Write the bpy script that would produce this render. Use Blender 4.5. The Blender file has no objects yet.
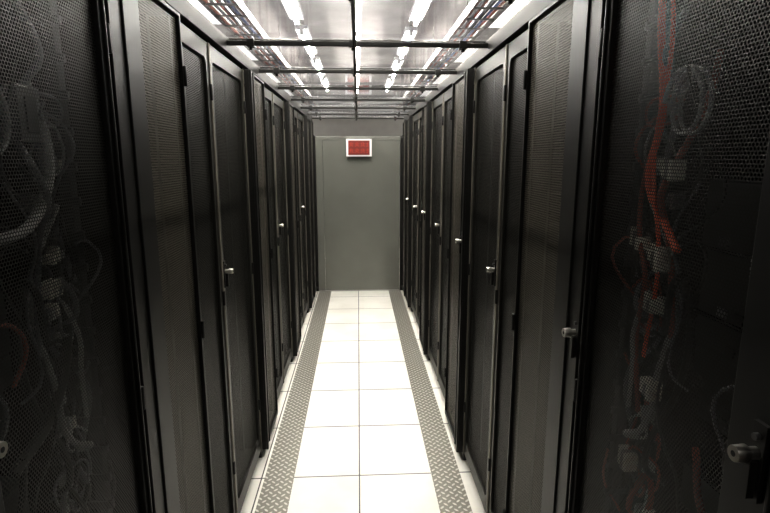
import bpy, bmesh, math, random
from mathutils import Vector, Matrix
random.seed(7)
scn=bpy.context.scene
COL=scn.collection
try:
    scn.view_settings.view_transform='Standard'
    scn.view_settings.gamma=.84
except Exception: pass

# ---------------------------------------------------------------- materials
def mat(name,col,rough=.5,metal=0.,emit=None,es=0.,noise=0.,nscale=20.,spec=.5):
    m=bpy.data.materials.new(name); m.use_nodes=True
    nt=m.node_tree; b=nt.nodes['Principled BSDF']
    b.inputs['Base Color'].default_value=(*col,1)
    b.inputs['Roughness'].default_value=rough
    b.inputs['Metallic'].default_value=metal
    b.inputs['Specular IOR Level'].default_value=spec
    if emit:
        b.inputs['Emission Color'].default_value=(*emit,1)
        b.inputs['Emission Strength'].default_value=es
    if noise>0:
        tc=nt.nodes.new('ShaderNodeTexCoord'); n=nt.nodes.new('ShaderNodeTexNoise')
        n.inputs['Scale'].default_value=nscale; n.inputs['Detail'].default_value=4
        nt.links.new(tc.outputs['Object'],n.inputs['Vector'])
        r=nt.nodes.new('ShaderNodeValToRGB')
        r.color_ramp.elements[0].position=.3; r.color_ramp.elements[1].position=.7
        r.color_ramp.elements[0].color=(*[c*(1-noise) for c in col],1)
        r.color_ramp.elements[1].color=(*[min(1,c*(1+noise)) for c in col],1)
        nt.links.new(n.outputs['Fac'],r.inputs['Fac']); nt.links.new(r.outputs['Color'],b.inputs['Base Color'])
    return m

class NB:
    def __init__(s,nt): s.nt=nt
    def m(s,op,a,b=None,c=None):
        n=s.nt.nodes.new('ShaderNodeMath'); n.operation=op
        for i,v in enumerate((a,b,c)):
            if v is None: continue
            if isinstance(v,(int,float)): n.inputs[i].default_value=v
            else: s.nt.links.new(v,n.inputs[i])
        return n.outputs[0]

def perforated(name,col,pitch=.0065,r=.36):
    m=mat(name,col,.42,.3,spec=.35); nt=m.node_tree; b=nt.nodes['Principled BSDF']; out=nt.nodes['Material Output']
    tc=nt.nodes.new('ShaderNodeTexCoord'); sx=nt.nodes.new('ShaderNodeSeparateXYZ')
    nt.links.new(tc.outputs['Object'],sx.inputs[0]); q=NB(nt)
    u=q.m('DIVIDE',sx.outputs['Y'],pitch); v=q.m('DIVIDE',sx.outputs['Z'],pitch*math.sqrt(3))
    def dist(off):
        a=q.m('SUBTRACT',q.m('FRACT',q.m('ADD',u,off+1000)),.5)
        c=q.m('MULTIPLY',q.m('SUBTRACT',q.m('FRACT',q.m('ADD',v,off+1000)),.5),math.sqrt(3))
        return q.m('SQRT',q.m('ADD',q.m('MULTIPLY',a,a),q.m('MULTIPLY',c,c)))
    hole=q.m('LESS_THAN',q.m('MINIMUM',dist(0),dist(.5)),r)
    t=nt.nodes.new('ShaderNodeBsdfTransparent'); mx=nt.nodes.new('ShaderNodeMixShader')
    nt.links.new(hole,mx.inputs[0]); nt.links.new(b.outputs[0],mx.inputs[1]); nt.links.new(t.outputs[0],mx.inputs[2])
    nt.links.new(mx.outputs[0],out.inputs['Surface'])
    return m

def tread_mat():
    m=mat('tread_plate',(.5,.49,.46),.38,.45); nt=m.node_tree; b=nt.nodes['Principled BSDF']; q=NB(nt)
    tc=nt.nodes.new('ShaderNodeTexCoord'); sx=nt.nodes.new('ShaderNodeSeparateXYZ'); nt.links.new(tc.outputs['Object'],sx.inputs[0])
    c=.036
    a=q.m('DIVIDE',q.m('ADD',sx.outputs['X'],sx.outputs['Y']),c*1.414)
    d=q.m('DIVIDE',q.m('SUBTRACT',sx.outputs['X'],sx.outputs['Y']),c*1.414)
    a=q.m('ADD',a,500.); d=q.m('ADD',d,500.)
    fa=q.m('SUBTRACT',q.m('FRACT',a),.5); fd=q.m('SUBTRACT',q.m('FRACT',d),.5)
    par=q.m('MODULO',q.m('ADD',q.m('FLOOR',a),q.m('FLOOR',d)),2.)
    def ell(x,y):
        p=q.m('DIVIDE',x,.46); r=q.m('DIVIDE',y,.20)
        return q.m('ADD',q.m('MULTIPLY',p,p),q.m('MULTIPLY',r,r))
    e1=ell(fa,fd); e2=ell(fd,fa)
    mixv=q.m('ADD',q.m('MULTIPLY',e1,par),q.m('MULTIPLY',e2,q.m('SUBTRACT',1.,par)))
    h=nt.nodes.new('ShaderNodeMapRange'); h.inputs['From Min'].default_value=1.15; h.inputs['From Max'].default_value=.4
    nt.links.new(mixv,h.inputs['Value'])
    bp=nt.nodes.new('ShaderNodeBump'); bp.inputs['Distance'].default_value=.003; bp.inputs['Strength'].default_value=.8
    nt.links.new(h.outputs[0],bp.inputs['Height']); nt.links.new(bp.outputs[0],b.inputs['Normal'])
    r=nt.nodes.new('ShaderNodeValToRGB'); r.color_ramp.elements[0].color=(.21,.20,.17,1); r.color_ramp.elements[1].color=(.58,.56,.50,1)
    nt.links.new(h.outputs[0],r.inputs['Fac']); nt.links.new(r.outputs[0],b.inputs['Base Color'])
    return m

def floor_mat():
    m=mat('raised_floor_tile',(.8,.76,.66),.38); nt=m.node_tree; b=nt.nodes['Principled BSDF']; q=NB(nt)
    tc=nt.nodes.new('ShaderNodeTexCoord'); sx=nt.nodes.new('ShaderNodeSeparateXYZ'); nt.links.new(tc.outputs['Object'],sx.inputs[0])
    T=.605
    def line(o,off,w):
        f=q.m('FRACT',q.m('ADD',q.m('DIVIDE',q.m('SUBTRACT',o,off),T),100.5))
        return q.m('LESS_THAN',q.m('ABSOLUTE',q.m('SUBTRACT',f,.5)),w/T)
    ln=q.m('MAXIMUM',line(sx.outputs['X'],-.01,.004),line(sx.outputs['Y'],2.9,.0045))
    n=nt.nodes.new('ShaderNodeTexNoise'); n.inputs['Scale'].default_value=3.; n.inputs['Detail'].default_value=8
    nt.links.new(tc.outputs['Object'],n.inputs['Vector'])
    r=nt.nodes.new('ShaderNodeValToRGB'); r.color_ramp.elements[0].color=(.74,.715,.65,1); r.color_ramp.elements[1].color=(.82,.80,.74,1)
    r.color_ramp.elements[0].position=.3; r.color_ramp.elements[1].position=.6
    nt.links.new(n.outputs['Fac'],r.inputs['Fac'])
    mx=nt.nodes.new('ShaderNodeMix'); mx.data_type='RGBA'
    nt.links.new(ln,mx.inputs['Factor']); nt.links.new(r.outputs[0],mx.inputs['A']); mx.inputs['B'].default_value=(.05,.045,.04,1)
    nt.links.new(mx.outputs['Result'],b.inputs['Base Color'])
    bp=nt.nodes.new('ShaderNodeBump'); bp.inputs['Distance'].default_value=.002; bp.inputs['Strength'].default_value=.6
    nt.links.new(q.m('SUBTRACT',1.,ln),bp.inputs['Height']); nt.links.new(bp.outputs[0],b.inputs['Normal'])
    return m

def glass_mat():
    m=bpy.data.materials.new('roof_glazing'); m.use_nodes=True; nt=m.node_tree; nt.nodes.clear()
    out=nt.nodes.new('ShaderNodeOutputMaterial'); t=nt.nodes.new('ShaderNodeBsdfTransparent'); t.inputs[0].default_value=(.80,.82,.85,1)
    g=nt.nodes.new('ShaderNodeBsdfGlossy'); g.inputs['Roughness'].default_value=.07; g.inputs['Color'].default_value=(.9,.92,1,1)
    lw=nt.nodes.new('ShaderNodeFresnel'); lw.inputs['IOR'].default_value=1.6
    m1=nt.nodes.new('ShaderNodeMixShader'); nt.links.new(lw.outputs[0],m1.inputs[0]); nt.links.new(t.outputs[0],m1.inputs[1]); nt.links.new(g.outputs[0],m1.inputs[2])
    tr=nt.nodes.new('ShaderNodeBsdfTranslucent'); tr.inputs[0].default_value=(.5,.5,.52,1)
    tc=nt.nodes.new('ShaderNodeTexCoord'); n=nt.nodes.new('ShaderNodeTexNoise'); n.inputs['Scale'].default_value=2.5; n.inputs['Detail'].default_value=6
    nt.links.new(tc.outputs['Object'],n.inputs['Vector'])
    mr=nt.nodes.new('ShaderNodeMapRange'); mr.inputs['From Min'].default_value=.35; mr.inputs['From Max'].default_value=.75; mr.inputs['To Min'].default_value=.01; mr.inputs['To Max'].default_value=.09
    nt.links.new(n.outputs['Fac'],mr.inputs['Value'])
    m2=nt.nodes.new('ShaderNodeMixShader'); nt.links.new(mr.outputs[0],m2.inputs[0]); nt.links.new(m1.outputs[0],m2.inputs[1]); nt.links.new(tr.outputs[0],m2.inputs[2])
    nt.links.new(m2.outputs[0],out.inputs['Surface'])
    return m

BLACK=mat('black_powder_coat',(.0075,.007,.006),.40,.0,spec=.35)
FRAME=mat('door_frame_grey',(.020,.019,.0155),.38,.1,spec=.35)
LIP_HL=mat('door_lip_highlight',(.20,.185,.155),.35,.3)  # paler than the frame: highlight on door edges put into the colour
DARK=mat('rack_interior',(.006,.006,.006),.7)
MESHN=perforated('perforated_steel_fine',(.080,.072,.057),.0095,.33)
MESHF=perforated('perforated_steel_dark',(.021,.020,.0165),.008,.35)
EQ=mat('server_chassis',(.012,.012,.013),.5,.3,noise=.2,nscale=8)
EQ2=mat('server_bezel',(.008,.008,.009),.4,.1)
CHROME=mat('handle_chrome',(.55,.53,.49),.28,1.)
STEEL=mat('galvanised_steel',(.30,.29,.28),.4,.8)
RAIL=mat('rail_steel_dark',(.08,.08,.08),.45,.6)
WHITEP=mat('label_white',(.7,.68,.6),.5)
ORANGE=mat('cable_orange',(.85,.16,.07),.45)
GREYC=mat('cable_grey',(.20,.20,.21),.4)
WHITEC=mat('cable_white',(.42,.42,.41),.45)
BLKC=mat('cable_black',(.015,.015,.015),.4)
BLUEC=mat('cable_blue',(.10,.14,.30),.45)
REDC=mat('cable_red_brown',(.30,.08,.05),.5)
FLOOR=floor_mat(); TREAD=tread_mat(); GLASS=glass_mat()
ENDP=mat('end_panel_grey',(.165,.167,.147),.25,.2,noise=.04,nscale=3)
WALLM=mat('wall_paint',(.36,.36,.36),.8,noise=.05,nscale=4)
CEILM=mat('ceiling_tile',(.24,.225,.22),.8,noise=.3,nscale=2)
TUBE=mat('fluorescent_tube',(1,1,1),.4,emit=(1,.95,.86),es=60)
TUBE2=mat('fluorescent_tube_main',(1,1,1),.4,emit=(1,.95,.86),es=390)
PANELE=mat('ceiling_diffuser',(1,1,1),.4,emit=(1,.96,.9),es=1.2)
FILLP=mat('rear_fill_glow',(1,1,1),.4,emit=(1,.96,.9),es=7.0)  # glow of the added fill panel behind the camera
HOUS=mat('lamp_housing',(.7,.7,.7),.35)
HOUS2=mat('batten_housing',(.3,.3,.31),.35)
LED=mat('led_red',(.3,.02,.01),.4,emit=(1,.16,.06),es=.20)
LEDG=mat('led_green',(.05,.3,.05),.4,emit=(.2,1,.3),es=.3)
REDP=mat('display_red',(.16,.025,.018),.35,emit=(1,.1,.04),es=.01)

# ---------------------------------------------------------------- mesh builder
class MB:
    def __init__(s): s.bm=bmesh.new(); s.mats=[]
    def mi(s,m):
        if m not in s.mats: s.mats.append(m)
        return s.mats.index(m)
    def box(s,a,b,m):
        x0,x1=sorted((a[0],b[0])); y0,y1=sorted((a[1],b[1])); z0,z1=sorted((a[2],b[2]))
        v=[s.bm.verts.new(p) for p in [(x0,y0,z0),(x1,y0,z0),(x1,y1,z0),(x0,y1,z0),(x0,y0,z1),(x1,y0,z1),(x1,y1,z1),(x0,y1,z1)]]
        i=s.mi(m)
        for f in [(0,3,2,1),(4,5,6,7),(0,1,5,4),(1,2,6,5),(2,3,7,6),(3,0,4,7)]:
            s.bm.faces.new([v[k] for k in f]).material_index=i
    def cyl(s,p,q,r,m,n=16,r2=None):
        p=Vector(p); q=Vector(q); d=q-p; r2=r if r2 is None else r2
        rot=d.to_track_quat('Z','Y').to_matrix(); i=s.mi(m)
        A=[];B=[]
        for k in range(n):
            t=2*math.pi*k/n; o=rot@Vector((math.cos(t),math.sin(t),0))
            A.append(s.bm.verts.new(p+o*r)); B.append(s.bm.verts.new(q+o*r2))
        for k in range(n):
            f=s.bm.faces.new([A[k],A[(k+1)%n],B[(k+1)%n],B[k]]); f.material_index=i; f.smooth=True
        s.bm.faces.new(A[::-1]).material_index=i; s.bm.faces.new(B).material_index=i
    def ring(s,x0,x1,ya,yb,za,zb,wl,wr,wt,wb,rad,m,seg=5):
        """door frame in the YZ plane with a rounded inner cut-out; x0..x1 thickness"""
        i=s.mi(m)
        iy0,iy1,iz0,iz1=ya+wl,yb-wr,za+wb,zb-wt
        inner=[];outer=[]
        for (cy,cz,a0,oy,oz) in [(iy1-rad,iz1-rad,0,yb,zb),(iy0+rad,iz1-rad,90,ya,zb),(iy0+rad,iz0+rad,180,ya,za),(iy1-rad,iz0+rad,270,yb,za)]:
            for k in range(seg+1):
                t=math.radians(a0+90*k/seg)
                inner.append((cy+rad*math.cos(t),cz+rad*math.sin(t)))
                outer.append((oy,oz))
        n=len(inner)
        vi=[[s.bm.verts.new((x,*p)) for p in inner] for x in (x0,x1)]
        oc={}
        def ov(k,j):
            key=(outer[k],j)
            if key not in oc: oc[key]=s.bm.verts.new(((x0,x1)[j],*outer[k]))
            return oc[key]
        for k in range(n):
            k2=(k+1)%n
            for j in (0,1):
                vs=[vi[j][k],vi[j][k2],ov(k2,j)]
                if ov(k,j)!=ov(k2,j): vs.append(ov(k,j))
                s.bm.faces.new(vs).material_index=i
            s.bm.faces.new([vi[0][k],vi[0][k2],vi[1][k2],vi[1][k]]).material_index=i
            if outer[k]!=outer[k2]:
                s.bm.faces.new([ov(k,0),ov(k2,0),ov(k2,1),ov(k,1)]).material_index=i
    def done(s,name,parent=None,loc=(0,0,0),bevel=0,recalc=True):
        if recalc: bmesh.ops.recalc_face_normals(s.bm,faces=s.bm.faces)
        me=bpy.data.meshes.new(name); s.bm.to_mesh(me); s.bm.free()
        for m in s.mats: me.materials.append(m)
        o=bpy.data.objects.new(name,me); COL.objects.link(o); o.location=loc
        if parent: o.parent=parent
        if bevel:
            b=o.modifiers.new('bevel','BEVEL'); b.width=bevel; b.segments=2; b.limit_method='ANGLE'; b.angle_limit=math.radians(50)
        return o

def cable(name,pts,r,m,parent=None):
    c=bpy.data.curves.new(name,'CURVE'); c.dimensions='3D'; c.bevel_depth=r; c.bevel_resolution=3; c.resolution_u=8
    c.use_fill_caps=True
    sp=c.splines.new('BEZIER'); sp.bezier_points.add(len(pts)-1)
    for b,p in zip(sp.bezier_points,pts):
        b.co=p; b.handle_left_type=b.handle_right_type='AUTO'
    c.materials.append(m)
    o=bpy.data.objects.new(name,c); COL.objects.link(o)
    if parent: o.parent=parent
    return o

H=2.46      # rack height
# ---------------------------------------------------------------- racks
def handle(b,sx,xf,y,z):
    """swing handle: backplate, lock barrel, lever"""
    b.box((xf,y-.014,z-.08),(xf-sx*.008,y+.014,z+.05),BLACK)
    b.cyl((xf-sx*.006,y,z),(xf-sx*.026,y,z),.010,CHROME,20)
    b.cyl((xf-sx*.026,y,z),(xf-sx*.046,y,z),.0145,CHROME,20,.013)
    b.cyl((xf-sx*.046,y,z),(xf-sx*.0465,y,z),.005,DARK,12)
    b.box((xf-sx*.010,y-.008,z-.075),(xf-sx*.022,y+.008,z-.012),BLACK)
    b.cyl((xf-sx*.016,y,z+.028),(xf-sx*.008,y,z+.028),.006,RAIL,12)

def rack(sx,y0,y1,kind,hy=None,rich=False):
    xf={'N':.615,'W':.62,'D':.655}[kind]
    if sx>0: xf+=.015
    X=lambda d: sx*(xf+d)       # d = depth into the cabinet
    e=bpy.data.objects.new('server_rack',None); COL.objects.link(e); e.empty_display_size=.2
    g=.003
    a,c=y0+g,y1-g
    b=MB()
    t=.02; dep=1.02
    xs=.035
    b.box((X(xs),a,.0),(X(dep),a+t,H),BLACK); b.box((X(xs),c-t,.0),(X(dep),c,H),BLACK)
    b.box((X(xs),a+t,H-.03),(X(dep),c-t,H),BLACK); b.box((X(xs),a+t,.0),(X(dep),c-t,.09),BLACK)
    b.box((X(dep-.02),a+t,.09),(X(dep),c-t,H-.03),DARK)
    # corner posts / 19" rails
    for yy in (a+t,c-t-.03): b.box((X(.10),yy,.09),(X(.13),yy+.03,H-.03),RAIL if rich else BLACK)
    b.done('cabinet',e,bevel=.003)
    # door
    d=MB()
    z0,z1=.06,H-.015
    if kind=='N': wl,wr,wt,wb,rad=.12,.035,.06,.08,.01; MS=MESHF
    elif kind=='W':
        wl,wr,wt,wb,rad=(.22 if y0<2 else .15),.012,.012,.03,.004; MS=MESHN
    else: wl,wr,wt,wb,rad=.05,.045,.07,.09,.03; MS=MESHF
    d.ring(X(0),X(.028),a,c,z0,z1,wl,wr,wt,wb,rad,FRAME if kind=='D' else BLACK)
    if kind=='D':   # edge lip, its lit-edge highlight painted as a paler colour
        d.box((X(-.006),a,z0),(X(0),a+.010,z1),LIP_HL); d.box((X(-.006),c-.008,z0),(X(0),c,z1),LIP_HL)
    if kind=='W':
        d.box((X(-.012),a,z0),(X(0),a+.02,z1),BLACK); d.box((X(-.006),a+.10,z0),(X(0),a+.112,z1),BLACK)
    if kind=='N':
        for yy in (a+.012,c-.02): d.box((X(-.008),yy,z0),(X(0),yy+.008,z1),BLACK)
    for hz in (.35,1.25,2.2):
        d.cyl((X(-.004),c-.004,hz),(X(-.004),c-.004,hz+.07),.007,BLACK,10)
    d.done('door_frame',e,bevel=.002)
    p=MB(); i=p.mi(MS)
    xx=X(.014)
    vs=[p.bm.verts.new(q) for q in [(xx,a+wl-.005,z0+wb-.005),(xx,c-wr+.005,z0+wb-.005),(xx,c-wr+.005,z1-wt+.005),(xx,a+wl-.005,z1-wt+.005)]]
    p.bm.faces.new(vs); p.done('perforated_panel',e)
    if hy is not None:
        h=MB(); handle(h,sx,X(0),hy,{'N':1.49,'W':1.45,'D':1.41}[kind]); h.done('swing_handle',e,bevel=.0015)
    # equipment
    q=MB(); z=.12; rr=random.Random(int(y0*100)+(5 if sx>0 else 0))
    while z<H-.25:
        hh=rr.choice([.044,.089,.089,.133,.178])
        if rr.random()<(.45 if rich else .8):
            dx=.16+rr.random()*.05 + (.12 if rich else 0)
            q.box((X(dx),a+.06,z+.002),(X(.85),c-.06,z+hh-.002),EQ)
            q.box((X(dx-.008),a+.07,z+.006),(X(dx),c-.07,z+hh-.006),EQ2)
            for k in range(3):
                yy=a+.09+k*.03; q.box((X(dx-.010),yy,z+hh*.5),(X(dx-.008),yy+.003,z+hh*.5+.003),LEDG if k else LED)
            if rich:
                for k in range(rr.randint(2,5)):
                    yy=a+.1+rr.random()*(c-a-.24); q.box((X(dx-.014),yy,z+.01),(X(dx-.008),yy+.03,z+min(hh-.01,.035)),rr.choice([STEEL,RAIL,EQ]))
        z+=hh
    q.done('equipment',e)
    if rich:
        mats=[REDC,GREYC,BLKC,BLKC,BLKC,GREYC,BLKC,REDC,WHITEC] if sx>0 else [GREYC,GREYC,BLKC,BLKC,BLKC,GREYC,BLKC,BLKC,WHITEC]
        for k in range(34):
            m=rr.choice(mats); yc=c-.09-rr.random()*.14 if rr.random()<.75 else a+.12+rr.random()*.3
            zt=2.35-rr.random()*1.5; n=rr.randint(4,7); pts=[]; yy=yc
            for j in range(n):
                yy+=rr.uniform(-.035,.035)
                pts.append((X(.07+rr.random()*.12),min(c-.05,max(a+.05,yy)),zt-j*rr.uniform(.08,.16)))
            cable('cable_run',pts,rr.choice([.0035,.004,.006,.008]),m,e)
        # looped patch leads
        for k in range(8):
            m=rr.choice([WHITEC,BLKC,GREYC,REDC if sx>0 else GREYC]); zc=2.1-k*.17+rr.uniform(-.05,.05); yc=c-.15+rr.uniform(-.05,.05); R_=rr.uniform(.03,.05); pts=[]
            ph=rr.random()*6; sq=rr.uniform(.8,1.5)
            for j in range(13):
                t=ph+2*math.pi*j/8; r3=R_*rr.uniform(.8,1.2)
                pts.append((X(.09+.004*j+.01*math.sin(j)),yc+r3*math.cos(t),zc+r3*sq*math.sin(t)))
            cable('patch_lead',pts,.0035,m,e)
        w=MB()
        for k in range(11):
            zc=2.02-k*.11+rr.uniform(-.03,.03); yc=c-.19+rr.uniform(-.05,.07)
            for j in range(rr.randint(1,3)):
                w.box((X(.10),yc+j*.018,zc+j*.004),(X(.13),yc+j*.018+.013,zc+rr.uniform(.02,.045)),rr.choice([WHITEP,STEEL,WHITEC]))
        # vertical cable manager fingers
        for k in range(24):
            zc=.3+k*.085; w.box((X(.08),c-.055,zc),(X(.16),c-.045,zc+.02),RAIL)
        w.done('cable_management',e,bevel=.001)
    return e

L=[(.10,.70,'N',None),(.70,1.38,'N',.775),(1.38,1.97,'W',None),(1.97,2.43,'D',None),(2.43,3.12,'D',2.465),
   (3.12,3.62,'W',None),(3.62,4.15,'D',None),(4.15,4.75,'D',4.19),(4.75,5.25,'W',None),(5.25,5.8,'D',None),(5.8,6.38,'D',5.84),
   (6.38,6.9,'W',None),(6.9,7.44,'W',None)]
R=[(.06,.655,'N',None),(.655,1.365,'N',.705),(1.365,2.0,'W',1.39),(2.0,2.39,'D',None),(2.39,3.02,'D',2.43),
   (3.02,3.56,'W',3.07),(3.56,4.12,'D',None),(4.12,4.72,'D',4.16),(4.72,5.2,'W',4.78),(5.2,5.75,'D',None),(5.75,6.35,'D',5.79),
   (6.35,6.9,'W',6.4),(6.9,7.44,'W',None)]
racks={}
for y0,y1,k,h in L: racks[(-1,y0)]=rack(-1,y0,y1,k,h,rich=(k=='N'))
for y0,y1,k,h in R: racks[(1,y0)]=rack(1,y0,y1,k,h,rich=(k=='N'))
# distinctive cables seen through the two nearest doors
e=racks[(1,.655)]
cable('orange_trunk',[(.72,1.27,2.42),(.715,1.25,2.25),(.72,1.22,2.05),(.71,1.23,1.88),(.72,1.17,1.80),(.715,1.10,1.74)],.009,ORANGE,e)
cable('orange_lead',[(.72,1.25,2.42),(.715,1.20,2.2),(.71,1.22,1.95),(.71,1.16,1.7),(.72,1.2,1.45)],.005,ORANGE,e)
cable('red_drop',[(.72,1.22,2.0),(.715,1.26,1.9),(.71,1.25,1.75),(.71,1.21,1.66),(.72,1.24,1.5),(.72,1.2,1.3)],.006,REDC,e)
pts=[(.71+.002*j,1.14+.06*math.cos(2*math.pi*j/10),2.07+.07*math.sin(2*math.pi*j/10)) for j in range(24)]
cable('fibre_loop',pts,.005,WHITEC,e)
w=MB(); rr=random.Random(3)
for (yc,zc) in ((1.13,1.90),(1.15,1.69),(1.15,1.57),(1.13,1.36),(1.24,1.72),(1.2,1.12)):
    for j in range(3):
        w.box((.70+.004*j,yc+j*.020,zc+rr.uniform(-.01,.01)),(.735,yc+j*.020+.015,zc+rr.uniform(.03,.055)),WHITEP if j!=1 else STEEL)
w.done('connector_cluster',e,bevel=.002)
e=racks[(-1,.70)]
cable('grey_trunk',[(-.74,.96,1.80),(-.70,1.06,1.79),(-.70,1.16,1.83),(-.71,1.24,1.95),(-.76,1.27,2.12)],.012,WHITEC,e)
cable('grey_lead',[(-.72,.98,2.2),(-.70,1.08,2.08),(-.71,1.1,1.98),(-.72,1.02,1.93)],.006,WHITEC,e)
cable('red_lead',[(-.72,1.0,1.62),(-.72,1.06,1.60),(-.72,1.09,1.54),(-.73,1.05,1.47)],.005,REDC,e)
cable('black_trunk',[(-.72,1.0,1.3),(-.72,1.15,1.36),(-.72,1.24,1.5),(-.74,1.26,1.75)],.012,BLKC,e)
w=MB()
w.box((-.72,1.17,1.98),(-.75,1.25,2.10),STEEL); w.box((-.715,1.19,2.0),(-.72,1.23,2.08),RAIL)
for j in range(3): w.box((-.72,1.20+j*.022,1.62),(-.75,1.216+j*.022,1.66),WHITEP)
w.done('patch_bracket',e,bevel=.002)

# ---------------------------------------------------------------- room shell
def simple(name,a,b,m,bevel=0):
    o=MB(); o.box(a,b,m); return o.done(name,bevel=bevel)
RX=2.9; RY0=-2.5; RY1=13.; RZ=3.35
simple('floor',(-RX,RY0,-.05),(RX,RY1,0),FLOOR)
simple('ceiling',(-RX,RY0,RZ),(RX,RY1,RZ+.1),CEILM)
simple('wall_left',(-RX-.1,RY0,0),(-RX,RY1,RZ),WALLM)
simple('wall_right',(RX,RY0,0),(RX+.1,RY1,RZ),WALLM)
simple('wall_far',(-RX,RY1,0),(RX,RY1+.1,RZ),WALLM)
simple('wall_near',(-RX,RY0-.1,0),(RX,RY0,RZ),WALLM)

# tread strips
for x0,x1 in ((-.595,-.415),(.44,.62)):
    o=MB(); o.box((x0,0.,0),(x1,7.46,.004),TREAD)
    for yy in [0.6+.6*k for k in range(12)]:
        for xx in (x0+.012,x1-.012): o.cyl((xx,yy,.004),(xx,yy,.0055),.004,CHROME,10)
    o.done('tread_plate_strip')

# end partition (containment end doors)
b=MB()
Y=7.46
b.box((-.64,Y-.01,0.004),(-.60,Y+.05,2.26),BLACK); b.box((.605,Y-.01,0.004),(.66,Y+.05,2.26),BLACK)
b.box((-.60,Y+.002,0.012),(-.50,Y+.05,2.20),ENDP)
b.box((-.497,Y+.006,.012),(.600,Y+.046,2.20),ENDP)
b.box((-.60,Y,2.20),(.605,Y+.05,2.25),ENDP)
b.box((-.60,Y,.0),(.605,Y+.006,.012),STEEL)
b.done('end_partition',bevel=.002)
# display sign
b=MB(); 
b.box((-.165,Y-.075,1.975),(.195,Y-.015,2.215),HOUS)
b.box((-.135,Y-.079,1.995),(.165,Y-.075,2.195),REDP)
for r_ in range(2):
    for k in range(7):
        x=-.128+k*.041; z=2.115-r_*.085
        b.box((x,Y-.081,z),(x+.026,Y-.079,z+.006),LED); b.box((x,Y-.081,z+.03),(x+.026,Y-.079,z+.036),LED)
        if k%2: b.box((x,Y-.081,z),(x+.005,Y-.079,z+.055),LED)
        else: b.box((x+.021,Y-.081,z),(x+.026,Y-.079,z+.055),LED)
b.box((-.05,Y-.015,2.04),(.07,Y+.006,2.16),STEEL)
b.done('led_display_sign',bevel=.003)

# ---------------------------------------------------------------- containment roof
root=bpy.data.objects.new('aisle_containment_roof',None); COL.objects.link(root)
b=MB()
ZR=2.50
ys=[1.06+.82*k for k in range(8)]+[7.47]
for y in ys:
    b.box((-.64,y-.009,ZR-.010),(.66,y+.009,ZR+.012),BLACK)
    b.cyl((-.64,y+.06,ZR+.03),(.66,y+.06,ZR+.03),.005,BLACK,10)
    for x in (-.52,.53,-.02):
        b.box((x-.018,y-.018,ZR-.016),(x+.018,y+.024,ZR+.020),BLACK)
        b.cyl((x,y,ZR-.030),(x,y,ZR-.016),.008,BLACK,10)
b.cyl((-.012,.2,ZR-.005),(-.012,7.47,ZR-.005),.009,BLACK,12)
b.box((-.70,.1,H),(-.635,7.47,ZR+.03),BLACK); b.box((.655,.1,H),(.715,7.47,ZR+.03),BLACK)
b.done('support_grid',root,bevel=.002)
g=MB(); i=g.mi(GLASS)
for k in range(len(ys)-1):
    for xa,xb in ((-.63,-.01),(.005,.645)):
        vs=[g.bm.verts.new(p) for p in [(xa,ys[k]+.015,ZR+.02),(xa,ys[k+1]-.015,ZR+.02),(xb,ys[k+1]-.015,ZR+.02),(xb,ys[k]+.015,ZR+.02)]]
        g.bm.faces.new(vs)
g.done('roof_glazing',root,recalc=False)

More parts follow.
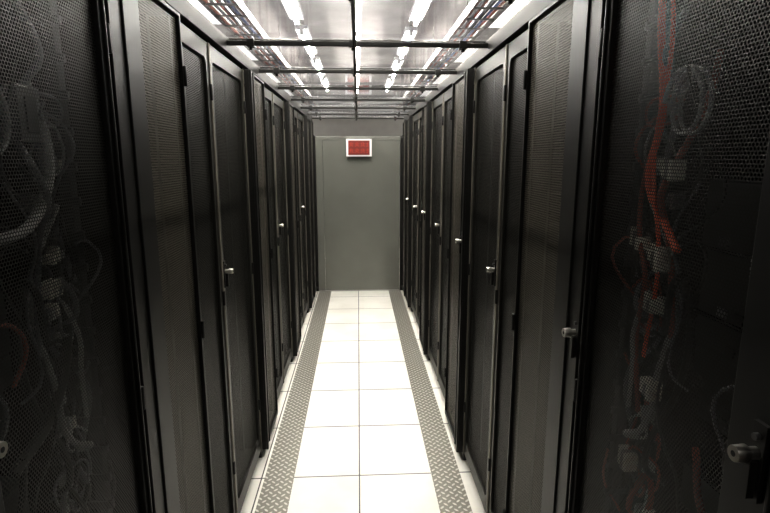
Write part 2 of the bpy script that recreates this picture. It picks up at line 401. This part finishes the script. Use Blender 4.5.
# ---------------------------------------------------------------- lamps
def batten(x,y,ln,zc,tube,hw,hm):
    b=MB()
    b.cyl((x,y-ln+.02,zc),(x,y+ln-.02,zc),.014,tube,14)
    b.box((x-hw,y-ln-.02,zc+.03),(x+hw,y+ln+.02,zc+.07),hm)
    for s in (-1,1): b.box((x-.02,y+s*ln-.015,zc-.02),(x+.02,y+s*ln+.015,zc+.03),hm)
    for s in (-1,1): b.cyl((x,y+s*.4*ln/.6,zc+.07),(x,y+s*.4*ln/.6,RZ),.004,STEEL,8)
    b.done('fluorescent_batten_light')
for y in (2.05,3.35,4.65,5.95,7.05): batten(0,y,.60 if y<7 else .46,2.86,TUBE,.03,HOUS)
for x in (-.55,.55):
    for y in (2.9,4.5,6.1,7.7,9.3): batten(x,y,.60,3.18,TUBE2,.06,HOUS2)
for x in (-1.5,1.5):
    for y in (3.2,5.2,7.2,9.4,11.4):
        b=MB()
        b.box((x-.30,y-.6,RZ-.03),(x+.30,y+.6,RZ-.001),HOUS)
        b.box((x-.27,y-.57,RZ-.034),(x+.27,y+.57,RZ-.03),PANELE)
        b.done('rear_fill_panel')
# overhead cable trays with bundles
for sx in (-1,1):
    t=bpy.data.objects.new('cable_tray',None); COL.objects.link(t)
    b=MB(); xc=sx*.95; zt=3.0
    for s in (-1,1): b.box((xc+s*.12-.006,-1,zt),(xc+s*.12+.006,12.5,zt+.06),STEEL)
    for k in range(44): b.box((xc-.12,-.9+k*.3,zt),(xc+.12,-.875+k*.3,zt+.01),STEEL)
    for k in range(7):
        for s in (-1,1): b.cyl((xc+s*.12,.5+k*1.8,zt+.05),(xc+s*.12,.5+k*1.8,RZ),.005,STEEL,8)
    b.done('tray',t)
    for k in range(7):
        xx=xc-.09+k*.03; m=[REDC,GREYC,REDC,GREYC,BLKC,BLUEC,REDC][k]
        cable('bundle',[(xx+random.uniform(-.012,.012),y,zt+.024+random.uniform(0,.012)) for y in [-.9+j*1.1 for j in range(13)]],.011,m,t)

# ambience
w=bpy.data.worlds.new('world'); scn.world=w; w.use_nodes=True
w.node_tree.nodes['Background'].inputs[0].default_value=(1,.95,.88,1); w.node_tree.nodes['Background'].inputs[1].default_value=.02
# added fill panel, unseen behind the camera, to brighten the near racks
b=MB(); b.box((-.3,-1.6,RZ-.03),(.3,-.4,RZ-.001),HOUS); b.box((-.27,-1.57,RZ-.034),(.27,-.43,RZ-.03),FILLP); b.done('rear_fill_panel')

# ---------------------------------------------------------------- camera
cd=bpy.data.cameras.new('camera'); cam=bpy.data.objects.new('camera',cd); COL.objects.link(cam)
cd.lens=24.; cd.sensor_width=36.; cd.clip_start=.02
cam.location=(0.0,0,1.945)
cam.rotation_euler=(math.radians(90-10.8),0,math.radians(-2.96))
scn.camera=cam
